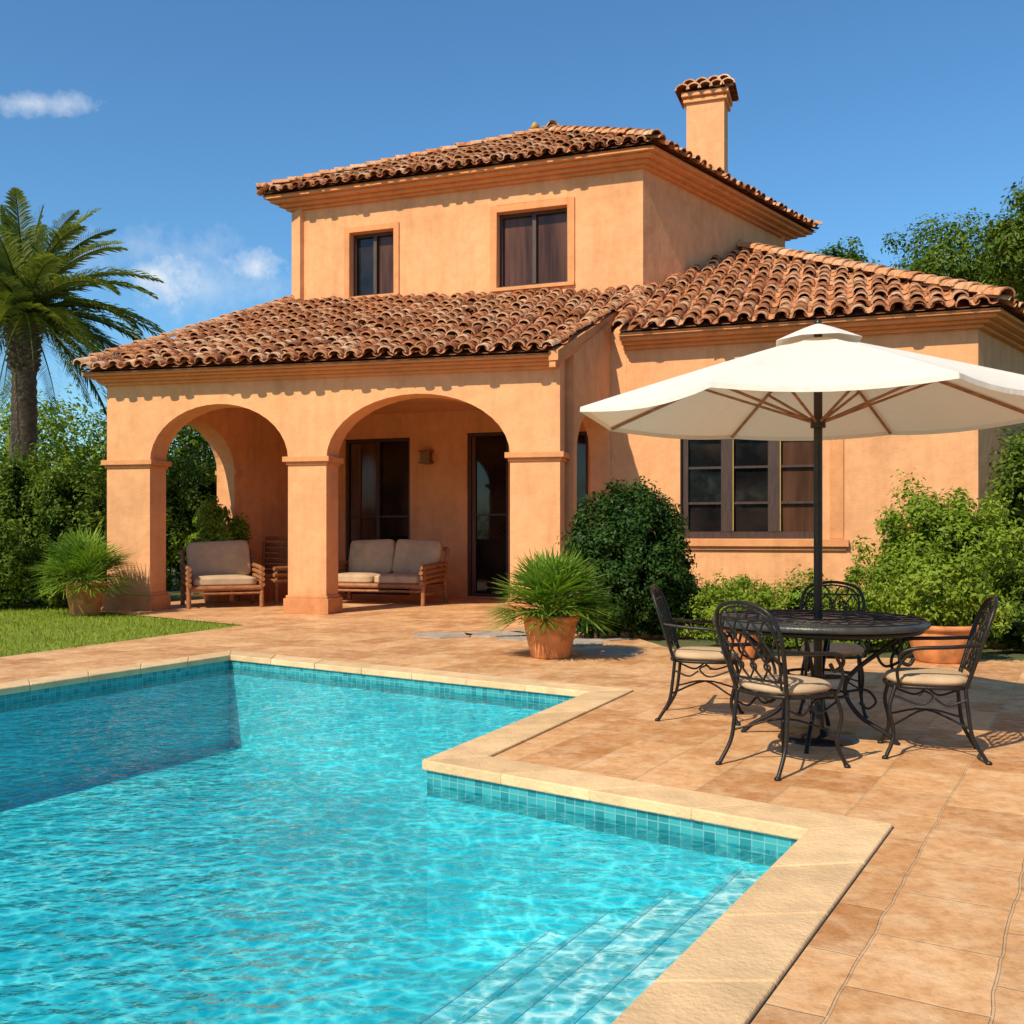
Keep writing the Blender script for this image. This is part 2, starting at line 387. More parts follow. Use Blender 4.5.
def leaf_quads(c,nrm,size,asp=.45):
    n=len(c); r=rng.normal(size=(n,3)); t=unit(np.cross(nrm,r)); b=np.cross(nrm,t)
    s=size*(.6+.8*rng.random((n,1)))
    v=np.stack([c-t*s*.5, c+b*s*asp*.5-t*s*.05, c+t*s*.5+nrm*s*-.12, c-b*s*asp*.5-t*s*.05],1)
    return v.reshape(-1,3)
def blob_leaves(blobs,n,size,clumps=40,clump_r=.3,asp=.45,tight=False):
    vol=np.array([b[3]*b[4]+b[4]*b[5]+b[3]*b[5] for b in blobs]); vol=vol/vol.sum()
    VV=[];AA=[]
    for b,w in zip(blobs,vol):
        k=max(6,int(clumps*w*len(blobs))); m=int(n*w)
        c=np.array(b[:3]); r=np.array(b[3:6])
        d=unit(rng.normal(size=(k,3))); rad=(.74+.2*rng.random((k,1))) if tight else (.5+.5*rng.random((k,1))**.5)*(1+.12*rng.normal(size=(k,1)))
        cc=d*rad
        idx=rng.integers(0,k,m); off=unit(rng.normal(size=(m,3)))*(rng.random((m,1))**.45)*clump_r*(.6+.8*rng.random((k,1)))[idx]
        p=cc[idx]+off
        tone=rng.random(k)[idx]
        nr=unit(unit(off)*.9+d[idx]*.5+np.array([0,0,.5])+.6*rng.normal(size=(m,3)))
        pos=c+p*r; keep=pos[:,2]>.02
        pos=pos[keep]; nr=nr[keep]
        VV.append(leaf_quads(pos,nr,size,asp))
        AA.append(np.clip(.2+.42*tone[keep]+.45*(rng.random(keep.sum())-.3),0,1))
    return np.concatenate(VV),np.concatenate(AA)
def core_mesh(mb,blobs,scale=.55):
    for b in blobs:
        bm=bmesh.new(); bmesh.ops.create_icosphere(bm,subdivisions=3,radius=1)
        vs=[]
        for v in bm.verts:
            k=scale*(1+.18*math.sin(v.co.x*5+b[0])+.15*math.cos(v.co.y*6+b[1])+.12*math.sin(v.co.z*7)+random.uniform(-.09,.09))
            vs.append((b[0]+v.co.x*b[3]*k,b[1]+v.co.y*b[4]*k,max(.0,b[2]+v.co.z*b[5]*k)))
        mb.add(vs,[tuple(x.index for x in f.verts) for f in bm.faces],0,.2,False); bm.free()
def shrub(name,blobs,n,size,mat,core=True,clumps=50,clump_r=.3,asp=.45,stems=True,tight=False,cs=.52):
    e=empty(name)
    v,a=blob_leaves(blobs,n,size,clumps,clump_r,asp,tight); np_mesh('foliage',v,4,a,mat,e)
    mb=MB()
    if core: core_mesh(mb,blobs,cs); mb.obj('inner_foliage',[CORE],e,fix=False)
    if stems:
        ms=MB()
        for b in blobs:
            for i in range(4):
                a=random.random()*6.28; base=(b[0]+.12*math.cos(a),b[1]+.12*math.sin(a),0)
                ms.tube(smooth_pts([base,(b[0]+.3*b[3]*math.cos(a),b[1]+.3*b[4]*math.sin(a),b[2]*.6),(b[0]+.6*b[3]*math.cos(a),b[1]+.6*b[4]*math.sin(a),b[2]+.4*b[5])],3),[.025]*6+[.01],5)
        ms.obj('stems',[BARK],e)
    return e
def tree(name,base,height,blobs,n,size,mat,tr=.18,clumps=60,clump_r=.34):
    e=empty(name)
    ms=MB(); bx,by=base; top=(bx+.2,by,height*.55)
    ms.tube(smooth_pts([(bx,by,0),(bx+.1,by,height*.25),top],4),[tr*(1-.05*i) for i in range(9)],9)
    for b in blobs:
        p=smooth_pts([top,((top[0]+b[0])/2+.1,(top[1]+b[1])/2,(top[2]+b[2])/2-.1),(b[0],b[1],b[2]+.3*b[5])],4)
        ms.tube(p,[tr*.5*(1-.09*i) for i in range(len(p))],6)
        for i in range(5):
            a=random.random()*6.28; q=(b[0]+b[3]*.8*math.cos(a),b[1]+b[4]*.8*math.sin(a),b[2]+b[5]*random.uniform(-.4,.7))
            ms.tube([(b[0],b[1],b[2]-.2*b[5]),((b[0]+q[0])/2,(b[1]+q[1])/2,(b[2]+q[2])/2+.05),q],[tr*.22,tr*.13,tr*.05],5)
    ms.obj('trunk_and_limbs',[BARK],e)
    v,a=blob_leaves(blobs,n,size,clumps,clump_r); np_mesh('crown',v,4,a,mat,e)
    return e

# ------------------------------------------------------------------ ground, pool, paving
P2=Vector((-3.12,11.07));P3=Vector((.68,8.49));P4=Vector((-.503,5.92));P5=Vector((1.373,4.53))
d65=Vector((-.513,-.859)); dL=Vector((-.476,-.88))
P6=P5+d65*9; P1=P2+dL*16
POOL=[P1,P6,P5,P4,P3,P2]
def area(P): return sum(P[i-1].x*P[i].y-P[i].x*P[i-1].y for i in range(len(P)))/2
if area(POOL)<0: POOL=POOL[::-1]
def sheet(name,outer,holes,z,mat):
    loops=[outer]+holes; flat=[p for l in loops for p in l]
    tris=tessellate_polygon([[Vector((p[0],p[1],0)) for p in l] for l in loops])
    me=bpy.data.meshes.new(name); me.from_pydata([(p[0],p[1],z) for p in flat],[],[tuple(t) for t in tris])
    bm=bmesh.new(); bm.from_mesh(me)
    for f in bm.faces:
        f.normal_update()
        if f.normal.z<0: f.normal_flip()
    bm.to_mesh(me); bm.free()
    me.materials.append(mat); o=bpy.data.objects.new(name,me); scene.collection.objects.link(o); return o
OUT=offset_poly(POOL,.295); OUT2=offset_poly(POOL,.2)
ring=[(400*math.cos(a),400*math.sin(a)) for a in [i*math.pi/16 for i in range(32)]]
sheet('ground',ring,[[tuple(p) for p in OUT2]],-.03,GROUND)
L1=(-3.96,14.8); L0=(-9.5,1.9)
pav=[(-13,-5.5),(12,-5.5),(13,8.6),(8,10.2),(5.6,10.7),(2.6,11.1),(1.9,11.7),(1.7,12.6),(1.4,14),(1.2,16.5),(3.0,21),(-5,23.2),(-7.75,18.2),(-7.5,17.5),(-6.7,17.0),L1,L0]
sheet('patio_paving',pav,[[tuple(p) for p in OUT]],0,PAVING)
sheet('lawn',[L0,L1,(-6.7,17.0),(-7.5,17.5),(-9,18.5),(-30,20),(-30,-6),(-13,-5.5)],[],-.012,LAWNM)
m=60000; q=np.stack([rng.uniform(-13,-3.5,m),rng.uniform(6,19,m)],1)
lx=-9.5+(q[:,1]-1.9)*(5.54/12.9)
lim=np.where(q[:,1]<14.8,lx,-3.96+(q[:,1]-14.8)*(-2.74/2.2)); keep=(q[:,0]<lim-.02)
q=q[keep]; m=len(q); hgt=.025+.04*rng.random(m); an=rng.random(m)*6.28; w=.006
base=np.column_stack([q,np.full(m,-.012)]); dx=np.column_stack([np.cos(an)*w,np.sin(an)*w,np.zeros(m)])
tip=base+np.column_stack([rng.normal(size=m)*.02,rng.normal(size=m)*.02,hgt])
v=np.stack([base-dx,base+dx,tip],1).reshape(-1,3)
np_mesh('lawn_grass',v,3,np.clip(rng.normal(.5,.22,m),0,1),GRASS)

pool=empty('swimming_pool')
mb=MB(); n=len(POOL); DEP=-1.0; MB_Z=-.20
me=bpy.data.meshes.new('mosaic_band'); vs=[];fs=[];uvs=[];cum=0
for i in range(n):
    a,b=POOL[i],POOL[(i+1)%n]; L=(b-a).length; k=len(vs)
    vs+=[(a.x,a.y,MB_Z),(b.x,b.y,MB_Z),(b.x,b.y,-.03),(a.x,a.y,-.03)]; fs.append((k,k+1,k+2,k+3))
    uvs+=[(cum,0),(cum+L,0),(cum+L,.17),(cum,.17)]; cum+=L
me.from_pydata(vs,[],fs); ul=me.uv_layers.new(name='UVMap')
for i,u in enumerate(uvs): ul.data[i].uv=u
me.materials.append(MOSAIC); o=bpy.data.objects.new('mosaic_band',me); scene.collection.objects.link(o); o.parent=pool
for i in range(n):
    a,b=POOL[i],POOL[(i+1)%n]
    mb.add([(a.x,a.y,DEP),(b.x,b.y,DEP),(b.x,b.y,MB_Z),(a.x,a.y,MB_Z)],[(0,1,2,3)])
mb.obj('pool_walls',[POOLM],pool,fix=False)
o=sheet('pool_floor',[tuple(p) for p in POOL],[],DEP,POOLM); o.parent=pool
mb=MB(); e5=(P5-P4).normalized()
inn=Vector((-.859,.513))
ZS=[-.80,-.61,-.42,-.235]
for k in range(4):
    wdt=.37*(4-k)
    a=P5; b=P5+d65*8.9
    sh=(-e5)*(wdt/abs(e5.dot(inn))); s2=(-e5)*((wdt-.03)/abs(e5.dot(inn)))
    mb.prism([a+(-e5)*.002,a+s2,b+s2,b],DEP if k==0 else ZS[k-1]+.002,ZS[k],0)
    mb.prism([a+s2*1.001,a+sh,b+sh,b+s2*1.001],DEP if k==0 else ZS[k-1]+.002,ZS[k]+.004,1)
mb.obj('pool_steps',[STEPM,STEPN],pool,bevel=0)
mb=MB(); inner=offset_poly(POOL,-.025); outer=offset_poly(POOL,.29)
for i in range(n):
    a0,a1=inner[i],inner[(i+1)%n]; b0,b1=outer[i],outer[(i+1)%n]
    L=(POOL[(i+1)%n]-POOL[i]).length; k=max(1,round(L/.62)); g=.0018/L
    for j in range(k):
        t0=j/k+g; t1=(j+1)/k-g
        c=[a0.lerp(a1,t0),a0.lerp(a1,t1),b0.lerp(b1,t1),b0.lerp(b1,t0)]
        dz=random.uniform(-.0012,.0012)
        mb.box8([(p.x,p.y,-.045) for p in c]+[(p.x,p.y,.016+dz) for p in c],0)
mb.obj('coping',[COPING],pool,bevel=.008)
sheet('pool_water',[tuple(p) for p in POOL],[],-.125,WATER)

fl=empty('flagstone_path'); mb=MB()
for (x,y,rr) in [(.3,12.9,.38),(.75,12.3,.35),(-.2,13.4,.4),(1.1,11.4,.3),(-.9,13.3,.35),(.45,13.8,.4),(1.15,12.9,.32)]:
    k=7; ph=random.random()
    mb.prism([(x+rr*random.uniform(.8,1.15)*math.cos(ph+6.283*i/k)*1.3,y+rr*random.uniform(.8,1.15)*math.sin(ph+6.283*i/k)) for i in range(k)],-.01,.014)
mb.obj('stones',[STONE],fl)

# ------------------------------------------------------------------ house
villa=empty('stucco_villa')
UL=Vector((-5.0,22.7));UR=Vector((2.62,20.0));U3=Vector((6.8,24.9));U4=Vector((-.82,27.6))
CL=Vector((-7.21,17.8));CR=Vector((.763,15.9))
FU=Frame(UL,UR-UL); FP=Frame(CL,CR-CL)
WLc=Vector((1.75,17.66)); WR=Vector((7.33,15.72)); FW=Frame(WLc,WR-WLc)
Sdir=Vector((.649,.761)); WBR=WR+Sdir*9.5; 
LU=(UR-UL).length; LP=(CR-CL).length; LW=(WR-WLc).length
W=MB(); T=MB(); D=MB(); G=MB()
def arch(s0,s1,zs,rise,k=20):
    c=(s0+s1)/2; r=(s1-s0)/2
    return [(c-r*math.cos(math.pi*i/k),zs+rise*math.sin(math.pi*i/k)) for i in range(k+1)]
o=[(0,0),(.86,0)]+arch(.86,3.5,2.62,.98)+[(3.5,0),(4.2,0)]+arch(4.2,7.38,2.62,1.04)+[(7.38,0),(LP,0),(LP,4.28),(0,4.28)]
W.panel(FP,o,[],0,-.5)
def capbase(F,s0,s1,t0,t1):
    for (z0,z1,e) in [(2.52,2.57,.03),(2.57,2.66,.075)]:
        T.box(F,s0-e,s1+e,t0-e,t1+e,z0,z1)
    T.box(F,s0-.06,s1+.06,t0-.06,t1+.06,0.0,.26); T.box(F,s0-.03,s1+.03,t0-.03,t1+.03,.26,.31)
capbase(FP,0,.86,-.5,0); capbase(FP,3.5,4.2,-.5,0); capbase(FP,7.38,LP,-.5,0)
def roofz_porch(p):
    return 4.2+((p-Vector((.56,15.54))).dot(Vector((.232,.973))))*.415
FLs=Frame(UL,CL-UL); LL=(CL-UL).length
za=roofz_porch(UL)-.12; zb=roofz_porch(CL)-.1
W.panel(FLs,[(0,0),(2.5,0)]+arch(2.5,4.75,2.62,.9)+[(4.75,0),(LL-.5,0),(LL-.5,zb+.2),(0,za)],[],0,-.45)
T.box(FLs,2.3,2.5-.001,-.5,.05,2.55,2.64)
FRs=Frame(CR,WLc-CR); LR=(WLc-CR).length
W.panel(FRs,[(.5,0),(.62,0)]+arch(.62,LR-.02,2.7,.75)+[(LR-.02,0),(LR,0),(LR,roofz_porch(WLc)-.1),(.5,roofz_porch(CR)-.02)],[],0,-.4)
q0=CR+Vector((-.14,-.36)); 
FV=Frame(q0,UR-q0); LV=(UR-q0).length
def zv(s): return roofz_porch(q0+FV.d*s)
T.panel(FV,[(0,zv(0)-.16),(LV,zv(LV)-.16),(LV,zv(LV)+.0),(0,zv(0)+.0)],[],.10,-.06)
T.panel(FV,[(0.02,zv(0)-.26),(LV,zv(LV)-.26),(LV,zv(LV)-.161),(0.02,zv(0)-.161)],[],.05,-.06)
FV2=Frame(CR+Vector((.05,.03)),UR-CR); LV2=(UR-CR).length
W.panel(FV2,[(.45,3.6),(LV2,3.6),(LV2,roofz_porch(UR)-.15),(.45,roofz_porch(CR)-.0)],[],-.02,-.3)
ops=[(1.36,2.95,.02,3.45),(4.29,5.22,.02,3.5),(6.2,6.95,.02,3.45),(1.49,2.57,6.60,8.02),(4.97,6.52,6.52,8.10)]
W.panel(FU,[(0,0),(LU,0),(LU,8.8),(0,8.8)],[[(a,c),(b,c),(b,d),(a,d)] for a,b,c,d in ops],0,-.3)
for A,B in ((UR,U3),(U3,U4),(U4,UL)):
    F=Frame(A,B-A); W.panel(F,[(0.0,0),((B-A).length,0),((B-A).length,8.8),(0,8.8)],[],0.0 if A==UR else .001,-.3)
W.prism([CL+Vector((.45,.5)),CR+Vector((-.3,.5)),UR+Vector((-.2,-.05)),UL+Vector((.2,-.02))],3.98,4.06)
def window(F,a,b,c,d,cols,rows,rec=.14,fr=.07,mull=.05,sur=.0,brown=()):
    D.box(F,a,a+fr,-rec-.05,-rec+.04,c,d); D.box(F,b-fr,b,-rec-.05,-rec+.04,c,d)
    D.box(F,a+fr,b-fr,-rec-.05,-rec+.04,c,c+fr); D.box(F,a+fr,b-fr,-rec-.05,-rec+.04,d-fr,d)
    for i in range(1,cols):
        s=a+(b-a)*i/cols; D.box(F,s-mull*.8,s+mull*.8,-rec-.05,-rec+.05,c+fr,d-fr)
    for j in range(1,rows):
        z=c+(d-c)*j/rows
        for i in range(cols):
            s0=a+(b-a)*i/cols+(fr if i==0 else mull*.8); s1=a+(b-a)*(i+1)/cols-(fr if i==cols-1 else mull*.8)
            D.box(F,s0,s1,-rec-.03,-rec+.02,z-.02,z+.02)
    for i in range(cols):
        s0=a+(b-a)*i/cols; s1=a+(b-a)*(i+1)/cols; t=-rec-.035-.004*i
        G.add([F.p(s0,t,c),F.p(s1,t,c),F.p(s1,t,d),F.p(s0,t,d)],[(0,1,2,3)],1 if i in brown else 0)
    if sur:
        T.box(F,a-sur,a-.002,-.01,.035,c-.06,d+sur); T.box(F,b+.002,b+sur,-.01,.035,c-.06,d+sur)
        T.box(F,a-.002,b+.002,-.01,.035,d+.002,d+sur)
C=MB()
window(FU,*ops[3],2,1,sur=.13,rec=.2,brown=(1,)); window(FU,*ops[4],2,1,sur=.15,rec=.2,brown=(0,1))
T.box(FU,1.36,2.7,-.02,.06,6.53,6.6); T.box(FU,4.82,6.67,-.02,.06,6.44,6.515)
window(FU,*ops[0],2,2,rec=.1,brown=(0,)); window(FU,*ops[1],1,2,rec=.1); window(FU,*ops[2],1,2,rec=.1)
C.box(FU,1.46,1.7,-.125,-.10,.1,3.35); C.box(FU,4.37,4.45,-.125,-.09,.1,3.42)
wo=(1.22,3.56,1.27,3.1)
W.panel(FW,[(0,0),(LW,0),(LW,4.9),(0,4.9)],[[(wo[0],wo[2]),(wo[1],wo[2]),(wo[1],wo[3]),(wo[0],wo[3])]],0,-.3)
window(FW,*wo,3,3,rec=.15,fr=.12,mull=.12,brown=(2,))
for i in (1,2):
    s=wo[0]+(wo[1]-wo[0])*i/3
    C.box(FW,s+.098,s+.114,-.14,-.105,wo[2]+.13,wo[3]-.13,1)
T.box(FW,wo[0]-.12,wo[1]+.42,-.02,.10,wo[2]-.13,wo[2]-.003); T.box(FW,wo[0]-.08,wo[1]+.38,-.02,.05,wo[2]-.19,wo[2]-.131)
T.box(FW,wo[1]+.12,wo[1]+.34,-.02,.03,wo[2],wo[3]+.1); T.box(FW,wo[0]-.1,wo[1]+.34,-.02,.03,wo[3]+.102,wo[3]+.26)
FWs=Frame(WR,WBR-WR); W.panel(FWs,[(0,0),(9.5,0),(9.5,4.9),(0,4.9)],[],-.001,-.3)
WBL=WBR+(U3-WBR)*.6+Vector((0,3)); W.prism([WBR,WBL,Vector((6.9,25.6))],0,4.85)
FWl=Frame(UR,WLc-UR); W.panel(FWl,[(0,0),((UR-WLc).length,0),((UR-WLc).length,4.9),(0,6.0)],[],-.0,-.28)
Upoly=[UL,UR,U3,U4]
E_u=offset_poly(Upoly,.5)
E_u[0]=E_u[0]+(UR-UL).normalized()*.22
for (d,z0,z1) in ((.09,8.66,8.72),(.2,8.72,8.79),(.34,8.79,8.86),(.44,8.86,8.94)):
    q=offset_poly(Upoly,d); q[0]=q[0]+(UR-UL).normalized()*.4*d
    T.prism(q,z0,z1)
Wpoly=[WLc,WR,WBR,WBL,Vector((6.9,25.6)),Vector((2.9,20.3))]
E_w=offset_poly(Wpoly,.45)
Fw2=Frame(WLc,WR-WLc)
for (d,z0,z1) in ((.09,4.58,4.64),(.2,4.64,4.69),(.32,4.69,4.75),(.40,4.75,4.81)):
    q=offset_poly(Wpoly,d)
    T.prism([WLc+Fw2.n*d+Fw2.d*.22,q[1],q[2],WBR+Vector((-1,1)),Vector((7.3,24.4)),WLc+Vector((.9,1.2))],z0,z1)
EL=Vector((-7.54,17.47)); ER=Vector((.56,15.54))
for (d,z0,z1) in ((.07,3.98,4.03),(.15,4.03,4.08),(.25,4.08,4.12),(.34,4.12,4.18)):
    T.prism([FP.o+FP.n*d-FP.d*(d*.75),FP.o+FP.n*d+FP.d*(LP-.04),FP.o+FP.d*(LP-.04)-FP.n*.1,FP.o-FP.n*.1-FP.d*(d*.75-.02)],z0,z1)
W.obj('walls',[STUCCO],villa); T.obj('cornices_and_trim',[TRIM],villa,bevel=.012)
D.obj('window_and_door_frames',[DARKWOOD],villa); G.obj('window_panes',[GLASS,GLASSB],villa,fix=False); C.obj('curtains',[CURTAIN,YELLOWC],villa)

RT=MB()
def tile(o,x,y,nn,r0,r1,L,h0,h1,a,concave=False,seg=6):
    vs=[]; th=.82
    sgn=-1 if concave else 1
    for (rr,yy,hh) in ((r0,0,h0),(r1,L,h1)):
        for k in range(seg+1):
            an=math.pi*k/seg; vs.append(o+x*(-rr*math.cos(an))+y*yy+nn*(hh+sgn*rr*.85*math.sin(an)))
    m=seg+1
    fs=[(k,k+1,m+k+1,m+k) for k in range(seg)]
    RT.add(vs,fs,0,a,True)
    if not concave:
        v2=vs[:m]+[o+x*(-r0*th*math.cos(math.pi*k/seg))+nn*(h0+r0*.85*th*math.sin(math.pi*k/seg)-.004) for k in range(m)]
        v2+=[p+y*L*.6 for p in v2[m:]]
        RT.add(v2,[(k,k+1,m+k+1,m+k) for k in range(seg)],0,min(1,a+.15)); RT.add(v2,[(m+k,m+k+1,2*m+k+1,2*m+k) for k in range(seg)],0,0)
def inside(p,poly):
    c=False; n=len(poly)
    for i in range(n):
        (x1,y1),(x2,y2)=poly[i],poly[i-1]
        if (y1>p[1])!=(y2>p[1]) and p[0]<(x2-x1)*(p[1]-y1)/(y2-y1)+x1: c=not c
    return c
def roof(P,pitch=.275,course=.37,base=True):
    P=[Vector(p) for p in P]; x=(P[1]-P[0]).normalized()
    nn=(P[1]-P[0]).cross(P[2]-P[0]).normalized()
    if nn.z<0: nn=-nn
    y=nn.cross(x)
    if y.z<0: y=-y
    pl=[((p-P[0]).dot(x),(p-P[0]).dot(y)) for p in P]
    umin=min(p[0] for p in pl); umax=max(p[0] for p in pl); vmax=max(p[1] for p in pl)
    if base:
        RT.add([p-nn*.02 for p in P],[tuple(range(len(P)))],0,.1)
        RT.add([p-nn*.07 for p in P],[tuple(range(len(P)))],0,.1)
    nc=int((umax-umin)/pitch)+1
    for i in range(nc):
        colj=random.uniform(-.022,.022); cs=random.uniform(-.09,.09)
        for j in range(int(vmax/course)+1):
            u=umin+(i+.5)*pitch+colj+random.uniform(-.022,.022); v=j*course-.04+random.uniform(-.045,.045)+(cs if j else 0)
            if not inside((u,max(.02,v+course*.5)),pl): continue
            a=min(1,max(0,random.gauss(.55,.3)))
            yy=(y+x*random.uniform(-.09,.09)).normalized()
            tile(P[0]+x*u+y*v,x,yy,nn,.112+random.uniform(-.010,.016),.088,course*1.18,.05+random.uniform(-.012,.03),.01,a)
            tile(P[0]+x*(u+pitch/2)+y*(v-.02),x,y,nn,.085,.075,course*1.1,.085,.065,a*.7,True,4)
def ridge(a,b,r=.14,course=.36):
    a=Vector(a);b=Vector(b); y=(b-a).normalized(); x=y.cross(Vector((0,0,1))).normalized(); nn=x.cross(y)
    if nn.z<0: nn=-nn
    L=(b-a).length
    for j in range(int(L/course)+1):
        tile(a+y*(j*course-.05)+x*random.uniform(-.015,.015),x,y,nn,r+random.uniform(-.006,.012),r*.85,course*1.15,.05+random.uniform(0,.02),.03,random.random()*.5+.4)
def v3(p,z): return Vector((p[0],p[1],z))
ULr=UL+Vector((.0,-.02)); URr=UR+Vector((.06,-.03))
roof([v3(EL,4.22),v3(ER,4.22),v3(URr,roofz_porch(URr)+.02),v3(ULr,roofz_porch(ULr)+.02)])
ridge(v3(EL,4.27),v3(ULr,roofz_porch(ULr)+.06),.12)
ridge(v3(ER,4.22),v3(URr,roofz_porch(URr)+.02),.10)
AP=Vector((.9,23.8,10.85)); EU=[v3(p,8.98) for p in E_u]
for i in range(4): roof([EU[i],EU[(i+1)%4],AP])
for i in range(4): ridge(EU[i]+Vector((0,0,.05)),AP+Vector((0,0,.05)))
AW=Vector((5.27,23.1,7.9)); er=v3(E_w[1],4.85); ebr=v3(E_w[2],4.85)
n_w=Vector((-Fw2.n.x,-Fw2.n.y)); el=WLc+Fw2.n*.45+Fw2.d*.24
def wz(p): return 4.85+(Vector((p[0],p[1]))-Vector((er.x,er.y))).dot(n_w)*((AW.z-4.85)/((Vector((AW.x,AW.y))-Vector((er.x,er.y))).dot(n_w)))
wu=UR+Vector((.02,-.02))
roof([v3(el,4.85),er,AW,v3(wu,wz(wu))],pitch=.30,course=.42)
roof([er,ebr,AW],pitch=.30,course=.42)
ridge(er+Vector((0,0,.06)),AW+Vector((0,0,.06)),.15)
ridge(v3(el,4.88),v3(wu,wz(wu)+.02),.11)
ridge(AW+Vector((0,0,.06)),ebr+Vector((0,0,.06)))
rb=RT.obj('roof_tiles',[TILE],villa,fix=False)
CH=MB(); FC=Frame((4.0,22.95),(.95,-.32))
CH.box(FC,0,.86,-.7,0,9.3,11.35); CH.box(FC,-.06,.92,-.76,.06,11.22,11.29)
CH.box(FC,-.1,.96,-.8,.1,11.35,11.45,0)
CH.obj('chimney_stack',[STUCCO],villa,bevel=.01)
RT=MB()
up=Vector((0,0,1)); fx=Vector((FC.d.x,FC.d.y,0)); fy=Vector((-FC.n.x,-FC.n.y,0))
for s in (-.06,.20,.46,.72,.96):
    tile(Vector(FC.p(s,.24,11.45)),fx,fy,up,.17,.15,1.15,.0,.02,.5+.5*random.random())
for s in (.08,.36,.64,.86):
    tile(Vector(FC.p(s,.12,11.60)),fx,fy,up,.16,.14,.95,.0,.02,.5+.5*random.random())
for t in (-.66,-.38,-.1):
    tile(Vector(FC.p(1.08,t,11.47)),-fy,-fx,up,.16,.14,.5,.0,.04,.5+.5*random.random())
RT.obj('chimney_cap_tiles',[TILE],villa,fix=False)
mb=MB(); mb.lathe([(0.001,0),(.08,.02),(.11,.08),(.07,.16),(.03,.20),(.001,.21)],(AP.x-.35,AP.y,AP.z+.10),16)
mb.obj('roof_finial',[YELLOWC],villa)
mb=MB()
mb.box(FU,3.33,3.47,0.002,.04,2.85,3.1); mb.box(FU,3.30,3.50,.05,.22,2.9,3.1); mb.box(FU,3.27,3.53,.03,.25,3.1,3.14); mb.box(FU,3.27,3.53,.03,.25,2.86,2.9)
mb.obj('wall_lantern',[LAMP],villa)

# ------------------------------------------------------------------ porch furniture
def lounge(name,loc,rz,w,sc=1.18):
    e=empty(name,loc,rz,sc)
    m=MB(); d=.8
    for sx in (-1,1):
        x=sx*w/2
        m.tube([(x,-d/2,0),(x,-d/2+.02,.60)],.035,8); m.tube([(x,d/2+.08,0),(x,d/2,.4),(x,d/2+.14,.86)],.034,8)
        for z in (.60,.52,.44,.36): m.tube(smooth_pts([(x,-d/2-.08,z-.01),(x,0,z+.02),(x,d/2+.08,z+.03)],4),.036,8)
        m.tube([(x,-d/2,.18),(x,d/2,.18)],.018,6)
    m.tube([(-w/2,-d/2,.30),(w/2,-d/2,.30)],.04,8); m.tube([(-w/2,-d/2,.22),(w/2,-d/2,.22)],.02,8); m.tube([(-w/2,d/2,.30),(w/2,d/2,.30)],.03,8)
    m.tube(smooth_pts([(-w/2,d/2+.14,.86),(0,d/2+.16,.90),(w/2,d/2+.14,.86)],5),.034,8)
    for k in range(int(w/.12)): m.tube([(-w/2+.08+k*.12,d/2,.32),(-w/2+.08+k*.12,d/2+.14,.88)],.011,6)
    for k in range(5): m.tube([(-w/2,-d/2+.1+k*.15,.30),(w/2,-d/2+.1+k*.15,.30)],.014,6)
    m.obj('frame',[TEAK],e)
    c=MB(); k=2 if w>1.3 else 1; cw=(w-.1)/k
    for i in range(k):
        cx=-w/2+.05+cw*(i+.5)
        c.rbox((cx,-.02,.40),(cw-.01,d-.02,.17),puff=.35)
        c.rbox((cx,d/2-.02,.72),(cw-.01,.20,.58),rot=Matrix.Rotation(R(-14),4,'X')@Matrix.Rotation(R(random.uniform(-3,3)),4,'Y'),puff=.4)
    c.obj('cushions',[CUSHION],e); return e
lounge('porch_armchair',(-5.42,18.7,0),R(24),1.08,1.2)
lounge('porch_sofa',(-2.5,19.5,0),R(-20),1.75,1.22)
be=empty('slatted_bench',(-4.85,19.95,0),R(-40)); m=MB()
for x in (-.62,.62):
    m.tube([(x,-.28,0),(x,-.28,.68)],.035,8); m.tube([(x,.3,0),(x,.34,1.2)],.035,8)
    for z in (.68,.56,.44): m.tube([(x,-.34,z),(x,.36,z+.01)],.04,8)
for k in range(6): m.rbox((0,-.26+k*.105,.45),(1.22,.085,.035),.01)
for k in range(6): m.rbox((0,.34+.012*k,.58+k*.11),(1.26,.035,.085),.012)
m.rbox((0,.42,1.26),(1.36,.06,.08),.02)
m.obj('bench_slats_and_frame',[TEAK],be)
# ------------------------------------------------------------------ umbrella
ux,uy=2.02,6.6
umb=empty('patio_umbrella',(ux,uy,0))
m=MB(); NS=8; RR=1.60; zr=2.16; zt=2.66
def rib(t): return RR*t, zt-(zt-zr)*(t**1.06)
ph=R(8); K=8; rad=10
vs=[]
for i in range(rad+1):
    t=.06+.94*i/rad; r,z=rib(t)
    for s in range(NS):
        a0=ph+2*math.pi*s/NS; a1=ph+2*math.pi*(s+1)/NS
        for k in range(K):
            f=k/K; x=(1-f)*math.cos(a0)+f*math.cos(a1); y=(1-f)*math.sin(a0)+f*math.sin(a1)
            sag=4*f*(1-f); rr=r*(1-.04*sag*t**3)
            vs.append((x*rr,y*rr,z-.036*sag*t))
n=NS*K
m.add(vs,[(i*n+k,i*n+(k+1)%n,(i+1)*n+(k+1)%n,(i+1)*n+k) for i in range(rad) for k in range(n)],0,None,False)
hem=vs[-n:]; m.add(hem+[(x*1.002,y*1.002,z-.03) for x,y,z in hem],[(k,(k+1)%n,n+(k+1)%n,n+k) for k in range(n)])
vs=[]
for i in range(5):
    t=i/4; r=.02+.27*t; z=2.735-.115*t**1.1
    for s in range(NS):
        a0=ph+2*math.pi*s/NS; a1=ph+2*math.pi*(s+1)/NS
        for k in range(4):
            f=k/4; vs.append((((1-f)*math.cos(a0)+f*math.cos(a1))*r,((1-f)*math.sin(a0)+f*math.sin(a1))*r,z))
